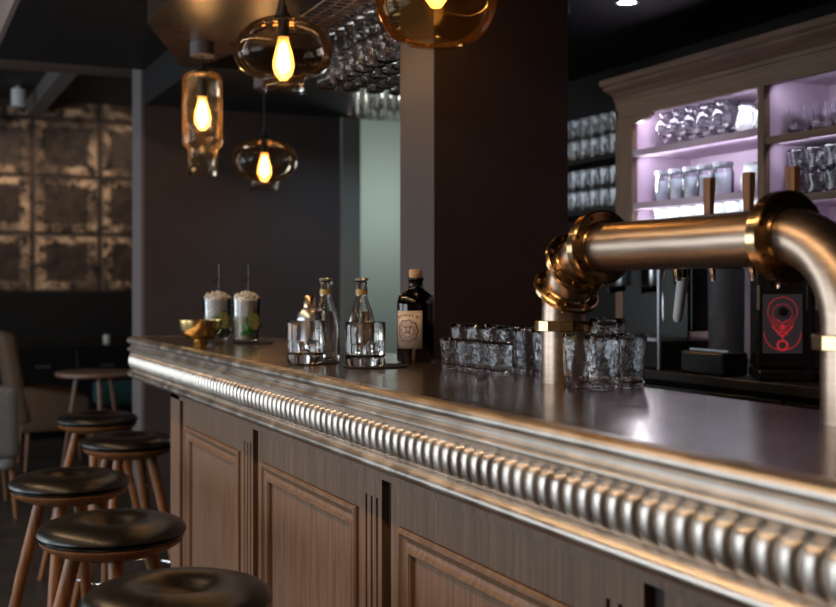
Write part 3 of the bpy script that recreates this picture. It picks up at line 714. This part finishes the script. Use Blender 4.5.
# corner bracket giving the opening its soft curve
bm = bmesh.new(); pts = [(3.73, 1.965), (3.73, 1.935)] + [(3.73 - .12 * math.sin(t), 1.935 + .03 * (1 - math.cos(t))) for t in (.3, .6, .9, 1.2, PI / 2)]
f = [bm.verts.new((CX + .002, y, z)) for y, z in pts]; bm.faces.new(f); ext = bmesh.ops.extrude_face_region(bm, geom=bm.faces[:])
for v in [e for e in ext['geom'] if isinstance(e, bmesh.types.BMVert)]: v.co.x += .02
link('corner_bracket', bm, 'oakcab', cab)
cp = [(0.0, 2.03), (.004, 2.032), (.006, 2.040), (.004, 2.048), (.010, 2.052), (.014, 2.060), (.022, 2.068), (.034, 2.074), (.040, 2.082), (.040, 2.090), (.046, 2.093), (.052, 2.100), (.054, 2.110), (.054, 2.118), (-.05, 2.118)]
bm = bmesh.new()
P = [((CX, CY0), (-1, 0)), ((CX, CY1), (-1, .7)), ((CB + .02, CY1), (0, .7))]
sweep(bm, cp, P); link('cornice', bm, 'oakdark', cab, True, 0, 30)
bx('cabinet_top', 'oakdark', cab, CX + .02, CB + .02, CY0, CY1, 2.03, 2.118)

# dark glass shelves in the corner
cs = thing('wall_shelf_unit', 'black open shelves stacked with glasses left of the oak cabinet', 'shelf', (0, 0, 0))
bx('back_board', 'blackmatt', cs, CB, CB + .015, 3.86, 5.35, 1.2, 2.2)
for z in (1.625, 1.84): bx('shelf', 'blackmatt', cs, 2.62, CB, 3.86, 5.35, z - .018, z)
bx('side_panel', 'blackmatt', cs, 2.62, CB, 5.335, 5.35, 1.2, 2.2)
sg = tag(tumbler('stacked_tumbler', .026, .033, .085, 'shelfglass'), 'small clear tumbler stacked on the black corner shelves', 'glass', 'tumblers stacked on the black corner shelves')
first = True
for z, nst in ((1.841, 2), (1.626, 2)):
    for j in range(3):
        for i in range(10):
            for s in range(nst):
                if j and (i > 8): continue
                o = sg if first else dup(sg, None); first = False
                o.location = (2.665 + j * .075, 3.93 + i * .074, z + s * .0885)

# cabinet glassware
def goblet(mat='shelfglass'):
    pr = [(0, 0), (.030, .001), (.031, .003), (.010, .007), (.005, .014), (.005, .03), (.012, .04), (.032, .058), (.038, .078), (.034, .098), (.022, .118), (.024, .130), (.030, .138), (.0288, .138), (.0225, .130), (.0205, .118), (.032, .098), (.036, .078), (.030, .060), (0, .045)]
    return lobj('goblet', pr, mat, None, 24, auto=80)
gb = tag(goblet(), 'pear shaped clear goblet on the upper left cabinet shelf', 'glass', 'goblets on the upper left cabinet shelf')
first = True
for i in range(5):
    for j in range(2):
        o = gb if first else dup(gb, None); first = False; o.location = (2.70 + j * .09, 3.655 - i * .084 - j * .02, 1.833)
def pitcher(x, y, z, lab, sc=1.0, rz=0):
    t = thing('milk_pitcher', lab, 'pitcher', (x, y, z), rz, 'white china pitchers in the cabinet'); t.scale = (sc, sc, sc)
    lobj('body', [(0, 0), (.030, 0), (.034, .004), (.044, .03), (.046, .05), (.038, .08), (.030, .098), (.031, .112), (.036, .122), (.0345, .122), (.029, .110), (.028, .098), (.036, .08), (.043, .05), (.041, .03), (.03, .006), (0, .005)], 'porcelain', t, 32, auto=80, fn=lambda r, z, a: r * (1 + (.16 * max(0, math.cos(a)) ** 8 if z > .1 else 0)))
    tobj('handle', [(-.030, 0, .105), (-.055, 0, .10), (-.066, 0, .075), (-.060, 0, .045), (-.042, 0, .03)], .005, 'porcelain', t, 10)
pitcher(2.70, 3.19, 1.833, 'white china pitcher next to the goblets, upper left shelf', .80, 1.5)
pitcher(2.70, 3.09, 1.833, 'white china pitcher against the divider, upper left shelf', .86, 1.5)
pitcher(2.79, 3.12, 1.833, 'white china pitcher in the second row of the upper left shelf', .86, 1.2)
pitcher(2.70, 3.165, 1.629, 'white china pitcher beside the lidded jars, second shelf', .85, 1.6)
def jar():
    t = thing('lidded_jar', 'glass preserving jar with metal lid on the second cabinet shelf', 'jar', (0, 0, 0), 0, 'lidded jars on the second shelf')
    lobj('jar_body', [(0, 0), (.036, 0), (.039, .004), (.039, .085), (.033, .098), (.033, .108), (.031, .108), (.031, .098), (.0365, .085), (.0365, .006), (0, .006)], 'tumblerwall', t, 28)
    lobj('jar_contents', [(0, .007), (.0355, .007), (.0355, .082), (0, .082)], flat('pale_contents', (.78, .82, .9), .5), t, 24)
    lobj('lid', [(0, .105), (.0355, .105), (.036, .108), (.036, .120), (.034, .122), (0, .122)], 'lidmetal', t, 28)
    return t
jr = jar(); first = True
for i in range(5):
    o = jr if first else dup(jr, None); first = False; o.location = (2.705, 3.665 - i * .086, 1.629)
cup = thing('stacked_cup', 'x', 'cup', group='stacked white cups')
bpy.data.objects.remove(cup)
cp_ = lobj('coffee_cup', [(0, 0), (.022, 0), (.024, .004), (.034, .03), (.038, .058), (.0365, .058), (.032, .03), (.02, .006), (0, .006)], 'porcelain', None, 28)
tag(cp_, 'white china cup stacked on the lower left cabinet shelf', 'cup', 'white cups on the lower left shelf')
first = True
for i in range(8):
    for s in range(4):
        o = cp_ if first else dup(cp_, None); first = False; o.location = (2.70, 3.66 - i * .083, 1.431 + s * .038)
gs = tag(tumbler('glass_tumbler', .024, .034, .10, 'shelfglass'), 'clear tumbler stacked by the divider on the second shelf', 'glass', 'tumblers stacked by the divider')
for s in range(3):
    o = gs if s == 0 else dup(gs, None); o.location = (2.70, 3.075, 1.629 + s * .028)
def mug():
    t = thing('glass_mug', 'round dimpled glass mug on the upper right cabinet shelf', 'mug', (0, 0, 0), 0, 'glass mugs on the upper right cabinet shelf')
    lobj('mug_body', [(0, 0), (.030, 0), (.036, .01), (.040, .04), (.037, .07), (.036, .095), (.0345, .095), (.0355, .07), (.038, .04), (.034, .012), (0, .01)], 'shelfglass', t, 28, auto=80)
    tobj('handle', [(0, -.036, .078), (0, -.060, .075), (0, -.064, .045), (0, -.055, .025), (0, -.036, .022)], .0045, 'thin', t, 8)
    return t
mg = mug(); first = True
for i in range(8):
    for j in range(2):
        o = mg if first else dup(mg, None); first = False; o.location = (2.70 + j * .095, 2.93 - i * .098, 1.797)
bg = tag(tumbler('beer_glass', .027, .036, .075, 'shelfglass'), 'clear beer glass stacked high on the second right cabinet shelf', 'glass', 'beer glasses stacked on the second right cabinet shelf')
first = True
for i in range(9):
    for j in range(2):
        for s in range(2):
            o = bg if first else dup(bg, None); first = False; o.location = (2.70 + j * .095, 2.935 - i * .08, 1.601 + s * .078)

# ------------------------------------------------------------------ back counter and machines
bc = thing('back_counter', 'black back counter below the oak cabinet', 'counter', (0, 0, 0))
bx('worktop', 'backbar', bc, 2.22, XR - .005, .5, 4.6, BC - .03, BC, bevel=.003)
bx('body', 'blackmatt', bc, 2.26, XR - .005, .52, 4.58, 0, BC - .03)
for y in (1.3, 2.1, 2.9, 3.7):
    d = bx('drawer', 'black', bc, 2.245, 2.26, y - .39, y + .39, .82, .99, bevel=.002)
    bx('handle', 'steel', d, 2.228, 2.245, y - .12, y + .12, .90, .912)
# under-bar sink ledge behind the counter
ub = thing('under_bar_worktop', 'black work ledge just behind the bar top', 'worktop', (0, 0, 0))
bx('ledge', 'backbar', ub, 1.30, 1.62, .3, 2.7, .90, .92); bx('body', 'blackmatt', ub, 1.32, 1.6, .32, 2.68, 0, .90)

cm = thing('coffee_machine', 'black coffee machine with steel trim on the back counter behind the pipe', 'coffee machine', (2.415, 3.27, BC + .0005)); cm.scale = (.78, .66, 1)
bx('body', 'black', cm, -.05, .22, -.30, .30, .12, .40, bevel=.01)
bx('base', 'black', cm, -.22, .22, -.30, .30, .0, .09, bevel=.006)
bx('drip_tray', 'steel', cm, -.215, -.06, -.27, .27, .09, .10)
bx('top_housing', 'black', cm, -.22, .22, -.30, .30, .33, .42, bevel=.012)
bx('back_splash', 'black', cm, -.06, -.05, -.28, .28, .10, .33)
for y in (-.14, .14):
    gh = lobj('group_head', [(0, .27), (.03, .27), (.036, .28), (.036, .33), (0, .33)], 'steel', cm, 28, loc=(-.13, y, 0))
    tobj('portafilter', [(0, 0, .262), (-.05, 0, .258), (-.085, 0, .254)], [.012, .011, .013], 'black', gh, 12)
tobj('steam_wand', [(-.16, -.27, .33), (-.18, -.275, .28), (-.175, -.27, .15)], .005, 'chrome', cm, 10)
tr = bx('side_trim', 'steel', cm, -.22, -.21, -.305, -.29, .0, .42)
tg = [(0, 0), (.052, 0), (.055, .004), (.058, .32), (.060, .323), (.056, .323), (.052, .01), (0, .008)]
M['canister'] = flat('satin_steel', (.20, .25, .33), .38, .55)
tag(lobj('steel_canister', tg, 'canister', None, 40, loc=(2.42, 2.955, BC + .0005)), 'tall brushed steel canister left of the red panelled machine', 'canister')
kb = thing('knock_box', 'low black plastic box in front of the steel canister', 'box', (2.31, 2.855, BC + .0005))
bx('box_body', 'black', kb, -.07, .03, -.10, .10, 0, .07, bevel=.008)
bx('knock_bar', 'steel', kb, -.04, -.03, -.09, .09, .071, .076)
def grinder(x, y, rz, lab):
    t = thing('coffee_grinder', lab, 'coffee grinder', (x, y, BC + .0005), rz, 'machines with red lit panels')
    bx('body', 'black', t, -.073, .073, 0, .12, .03, .36, bevel=.008)
    bx('base_tray', 'black', t, -.077, .077, -.07, .12, 0, .03, bevel=.006)
    bx('top_cap', 'black', t, -.076, .076, -.02, .125, .36, .40, bevel=.01)
    bx('side_strip', 'chrome', t, -.072, -.064, -.006, 0, .2, .27)
    p = bx('display_panel', 'panelgrey', t, -.055, .055, -.004, 0, .075, .245); p['label'] = 'grey panel with red line figure'
    fn = lambda u, v, off: (u, -.005 - off, v)
    bm = bmesh.new()
    def arc(cx, cz, ri, ro, a0=0, a1=2 * PI, seg=30, sx=1):
        P = []; Q = []
        for k in range(seg + 1):
            a = a0 + (a1 - a0) * k / seg
            P.append(bm.verts.new((cx + ri * sx * math.cos(a), -.0052, cz + ri * math.sin(a)))); Q.append(bm.verts.new((cx + ro * sx * math.cos(a), -.0052, cz + ro * math.sin(a))))
        for k in range(seg): bm.faces.new((P[k], P[k + 1], Q[k + 1], Q[k]))
    arc(0, .135, .050, .0525, PI, 2 * PI); arc(0, .195, .040, .042, -.3, PI + .3); arc(0, .098, .010, .017, -.9, PI + 4 * .9 - .0, 24)
    arc(0, .165, .028, .031, PI + .3, 2 * PI - .3, 20); arc(0, .19, .026, .0275); arc(0, .150, .0, .008, seg=12)
    arc(-.024, .15, .022, .0245, -1.2, 1.2, 14); arc(.024, .15, .022, .0245, PI - 1.2, PI + 1.2, 14)
    for s in (-1, 1):
        for k in range(4):
            x0, z0, x1, z1 = s * .006, .125 + k * .008, s * (.030 + .004 * k), .150 + k * .012
            q = [bm.verts.new(v) for v in ((x0, -.0052, z0), (x1, -.0052, z1), (x1, -.0052, z1 + .002), (x0, -.0052, z0 + .003))]; bm.faces.new(q)
    q = [bm.verts.new(v) for v in ((-.014, -.0052, .137), (0, -.0052, .115), (.014, -.0052, .137), (0, -.0052, .130))]; bm.faces.new(q)
    link('red_figure', bm, 'red', p)
    lobj('knob', [(0, 0), (.013, 0), (.013, .012), (.010, .016), (0, .017)], 'black', t, 24, mtx=Matrix.Translation((0, -.006, .195)) @ Matrix.Rotation(PI / 2, 4, 'X'))
    tobj('dosing_lever', [(-.02, -.02, .30), (-.02, -.045, .285), (-.02, -.05, .26)], .006, 'chrome', t, 10)
grinder(2.33, 2.60, math.radians(-32), 'black coffee grinder with grey panel and red line figure')
grinder(2.465, 2.51, math.radians(-32), 'second black machine with a lit panel, mostly hidden behind the right upright')
tag(tobj('power_cable', [(2.385, 2.40, BC + .006), (2.35, 2.40, BC + .03), (2.36, 2.39, BC + .08), (2.40, 2.36, BC + .10), (2.41, 2.33, BC + .05), (2.37, 2.32, BC + .006)], .004, 'rubber'), 'thin black cable looped beside the red panelled machine', 'cable')

# downlight in the dark ceiling
dl = thing('ceiling_downlight', 'small round lit downlight in the dark ceiling above the cabinet', 'downlight', (2.26, 3.27, LOW))
lobj('trim_ring', [(.03, -.001), (.040, -.001), (.041, -.006), (.031, -.006), (.03, -.001)], 'steel', dl, 32)
lobj('lens', [(0, -.002), (.03, -.002), (.03, -.004), (0, -.004)], 'lamp', dl, 28)

# ------------------------------------------------------------------ lounge beyond
t = thing('round_table', 'round wooden cafe table with tapered legs beyond the stools', 'table', (1.26, 8.05, 0))
lobj('tabletop', [(0, .70), (.24, .70), (.262, .712), (.262, .73), (.258, .735), (0, .735)], 'tablewood', t, 48)
for k in range(3):
    a = k * 2 * PI / 3 + .55; tobj('leg', [(.13 * math.cos(a), .13 * math.sin(a), .70), (.24 * math.cos(a), .24 * math.sin(a), 0)], [.016, .010], 'tablewood' , t, 12)
def rbox(bm, x0, x1, y0, y1, z0, z1, r=.04, seg=3):
    b2 = bmesh.new(); box(b2, x0, x1, y0, y1, z0, z1); bmesh.ops.bevel(b2, geom=b2.edges[:], offset=r, segments=seg, affect='EDGES', profile=.6)
    me = bpy.data.meshes.new('tmp'); b2.to_mesh(me); b2.free(); bm.from_mesh(me); bpy.data.meshes.remove(me)
def armchair(name, lab, x, y, rz, mat, w=.70, hb=.95, legm='stoolwood'):
    t = thing(name, lab, 'armchair', (x, y, 0), rz)
    bm = bmesh.new(); rbox(bm, -.30, .34, -w / 2 + .08, w / 2 - .08, .30, .46, .05); link('seat', bm, mat, t, True, 0, 50)
    bm = bmesh.new(); rbox(bm, -.14, .0, -w / 2 + .03, w / 2 - .03, .0, hb - .34, .06, 4)
    for v in bm.verts: v.co.x -= v.co.z * .22; v.co.y *= 1 - .10 * max(0, v.co.z) / .6
    link('backrest', bm, mat, t, True, 0, 50, loc=(-.24, 0, .34))
    for s in (-1, 1):
        bm = bmesh.new(); rbox(bm, -.36, .30, s * (w / 2 - .10) - .05, s * (w / 2 - .10) + .05, .28, .62, .045)
        for v in bm.verts:
            if v.co.z > .45: v.co.z -= (v.co.x + .36) * .14
        link('armrest', bm, mat, t, True, 0, 50)
    for a, b_ in ((-.26, -.24), (-.26, .24), (.28, -.24), (.28, .24)):
        tobj('leg', [(a, b_, .31), (a * 1.12, b_ * 1.1, 0)], [.02, .012], legm, t, 12)
wa = armchair('wing_armchair', 'brown fabric armchair with tall back at the left edge', 1.08, 8.85, 0, 'brownfab', .78, .99)
bpy.data.objects['wing_armchair'].scale = (.75, 1, 1)
armchair('lounge_chair', 'light grey upholstered chair at the left edge, back to us', .38, 7.2, PI / 2, 'greyfab', .62, .76)
sb = thing('sideboard', 'low black sideboard against the far wall', 'sideboard', (1.45, 10.6, 0))
bx('body', 'black', sb, -.55, .55, -.25, .25, .08, .80, bevel=.005)
for k in range(2):
    d = bx('door', 'black', sb, -.53 + k * .54, -.01 + k * .54, -.262, -.25, .12, .76, bevel=.003)
    bx('handle', 'steel', d, -.33 + k * .54, -.21 + k * .54, -.272, -.262, .62, .63)
for s in (-.5, .5):
    tobj('leg', [(s, -.2, .09), (s, -.2, 0)], .015, 'black', sb, 10); tobj('leg', [(s, .2, .09), (s, .2, 0)], .015, 'black', sb, 10)
tag(lobj('candle_glass', [(0, 0), (.025, 0), (.03, .01), (.03, .08), (.027, .08), (.027, .012), (0, .012)], 'porcelain', None, 24, loc=(1.74, 10.5, .8005)), 'small pale candle glass on the black sideboard', 'candle holder')
pf_ = thing('upholstered_stool', 'low teal upholstered stool behind the round table', 'stool', (1.68, 9.5, 0))
bm = bmesh.new(); rbox(bm, -.19, .19, -.19, .19, .36, .54, .04); link('cushion', bm, 'teal', pf_, True, 0, 50)
for a, b_ in ((-.14, -.14), (-.14, .14), (.14, -.14), (.14, .14)): tobj('leg', [(a, b_, .37), (a * 1.1, b_ * 1.1, 0)], [.016, .011], 'tablewood', pf_, 10)
sl = thing('ceiling_spotlight', 'white cylinder spotlight on the far ceiling above the tile wall', 'spotlight', (.98, 10.3, 3.0))
lobj('housing', [(0, -.17), (.055, -.17), (.06, -.165), (.06, -.03), (.05, -.02), (0, -.02)], 'white', sl, 28)
lobj('mount', [(0, -.02), (.02, -.02), (.02, 0), (0, 0)], 'white', sl, 16)

# ------------------------------------------------------------------ light
def area(name, loc, rot, sx, sy, e, col, spread=None):
    l = bpy.data.lights.new(name, 'AREA'); l.shape = 'RECTANGLE'; l.size = sx; l.size_y = sy; l.energy = e; l.color = col
    if spread: l.spread = spread
    o = bpy.data.objects.new(name, l); COL.objects.link(o); o.location = loc; o.rotation_euler = rot; return o
for i, (a, b_) in enumerate(wins):
    area('window_daylight', (XL - .02, (a + b_) / 2, 1.15), (0, -PI / 2, 0), 1.6, 2.1, (58, 72, 36)[i], (.83, .93, 1))
# cabinet strip lights under the top board and shelves, and up the left stile
for a, b_, zs in sh:
    for z, e in zip((1.98,) + zs[:2], (1.5, 1.5, .7)):
        area('cabinet_strip_light', (CX + .03, (a + b_) / 2, z - .028 if z < 1.98 else z - .02), (0, math.radians(-50), 0), .02, b_ - a - .06, e * (1.2 if a > 3 else .7), (.80, .80, 1))
for z in (1.90, 1.72, 1.53):
    area('cabinet_strip_light', (CX + .036, 3.722, z), (math.radians(-90), 0, 0), .015, .10, .5, (.9, .9, 1))
area('added_warm_ceiling_light', (-.7, 2.2, 2.98), (0, math.radians(-12), 0), .09, 6.0, 64, (1, .66, .36))  # unseen warm strip, added for highlight lines along the bar moulding
area('added_warm_ceiling_light', (-2.2, 1.5, 2.98), (0, math.radians(-12), 0), .07, 6.0, 14, (1, .68, .4))  # second added warm strip, weaker and also unseen
# downlight, tile wall spots, corridor lamp
def spot(name, loc, target, e, col, ang=60, blend=.6, r=.03):
    l = bpy.data.lights.new(name, 'SPOT'); l.energy = e; l.color = col; l.spot_size = math.radians(ang); l.spot_blend = blend; l.shadow_soft_size = r
    o = bpy.data.objects.new(name, l); COL.objects.link(o); o.location = loc; d = Vector(target) - Vector(loc); o.rotation_euler = d.to_track_quat('-Z', 'Y').to_euler()
added_downlight = dup(dl, (2.32, 5.35, LOW), label='added round downlight brightening the far wall, hidden behind the hanging glasses')  # extra downlight, added out of view to lighten the far wall
spot('downlight_beam', (2.32, 5.35, LOW - .01), (2.25, 6.1, .6), 22, (.8, .92, 1), 110, 1)  # beam of the added downlight, washing the far wall
spot('downlight_beam', (2.26, 3.27, LOW - .01), (2.26, 3.27, 0), 13, (.9, .95, 1), 90)
spot('wall_wash', (.98, 10.3, 2.82), (1.0, 11, 1.6), 24, (1, .82, .62), 120, 1)
spot('wall_wash', (2.0, 10.0, 2.95), (1.9, 11, 1.8), 22, (1, .82, .62), 120, 1)
l = bpy.data.lights.new('corridor_lamp', 'POINT'); l.energy = 13; l.color = (.9, 1, .95); l.shadow_soft_size = .15
o = bpy.data.objects.new('corridor_lamp', l); COL.objects.link(o); o.location = (3.2, 6.9, 1.9)

w = bpy.data.worlds.new('World'); SC.world = w; w.use_nodes = True
w.node_tree.nodes['Background'].inputs[0].default_value = (.5, .6, .75, 1); w.node_tree.nodes['Background'].inputs[1].default_value = .05

# ------------------------------------------------------------------ camera
cam = bpy.data.cameras.new('camera'); cam.sensor_width = 36; cam.lens = 1160 / 836 * 36
cam.shift_y = -(303.5 - 287) / 836
cam.dof.use_dof = True; cam.dof.focus_distance = 2.45; cam.dof.aperture_fstop = 4.0; cam.clip_start = .05
co = bpy.data.objects.new('camera', cam); COL.objects.link(co); co.location = (0, 0, H)
co.rotation_euler = (PI / 2, 0, -math.atan(527 / 1160))
SC.camera = co
SC.view_settings.view_transform = 'Standard'; SC.view_settings.look = 'None'; SC.view_settings.gamma = 1; SC.view_settings.exposure = 0
SC.view_settings.use_curve_mapping = False
c = SC.cycles; c.use_denoising = True; c.max_bounces = 14; c.transparent_max_bounces = 24; c.transmission_bounces = 12; c.glossy_bounces = 5; c.diffuse_bounces = 4
c.sample_clamp_indirect = 6; c.caustics_refractive = False; c.caustics_reflective = False; c.blur_glossy = .5
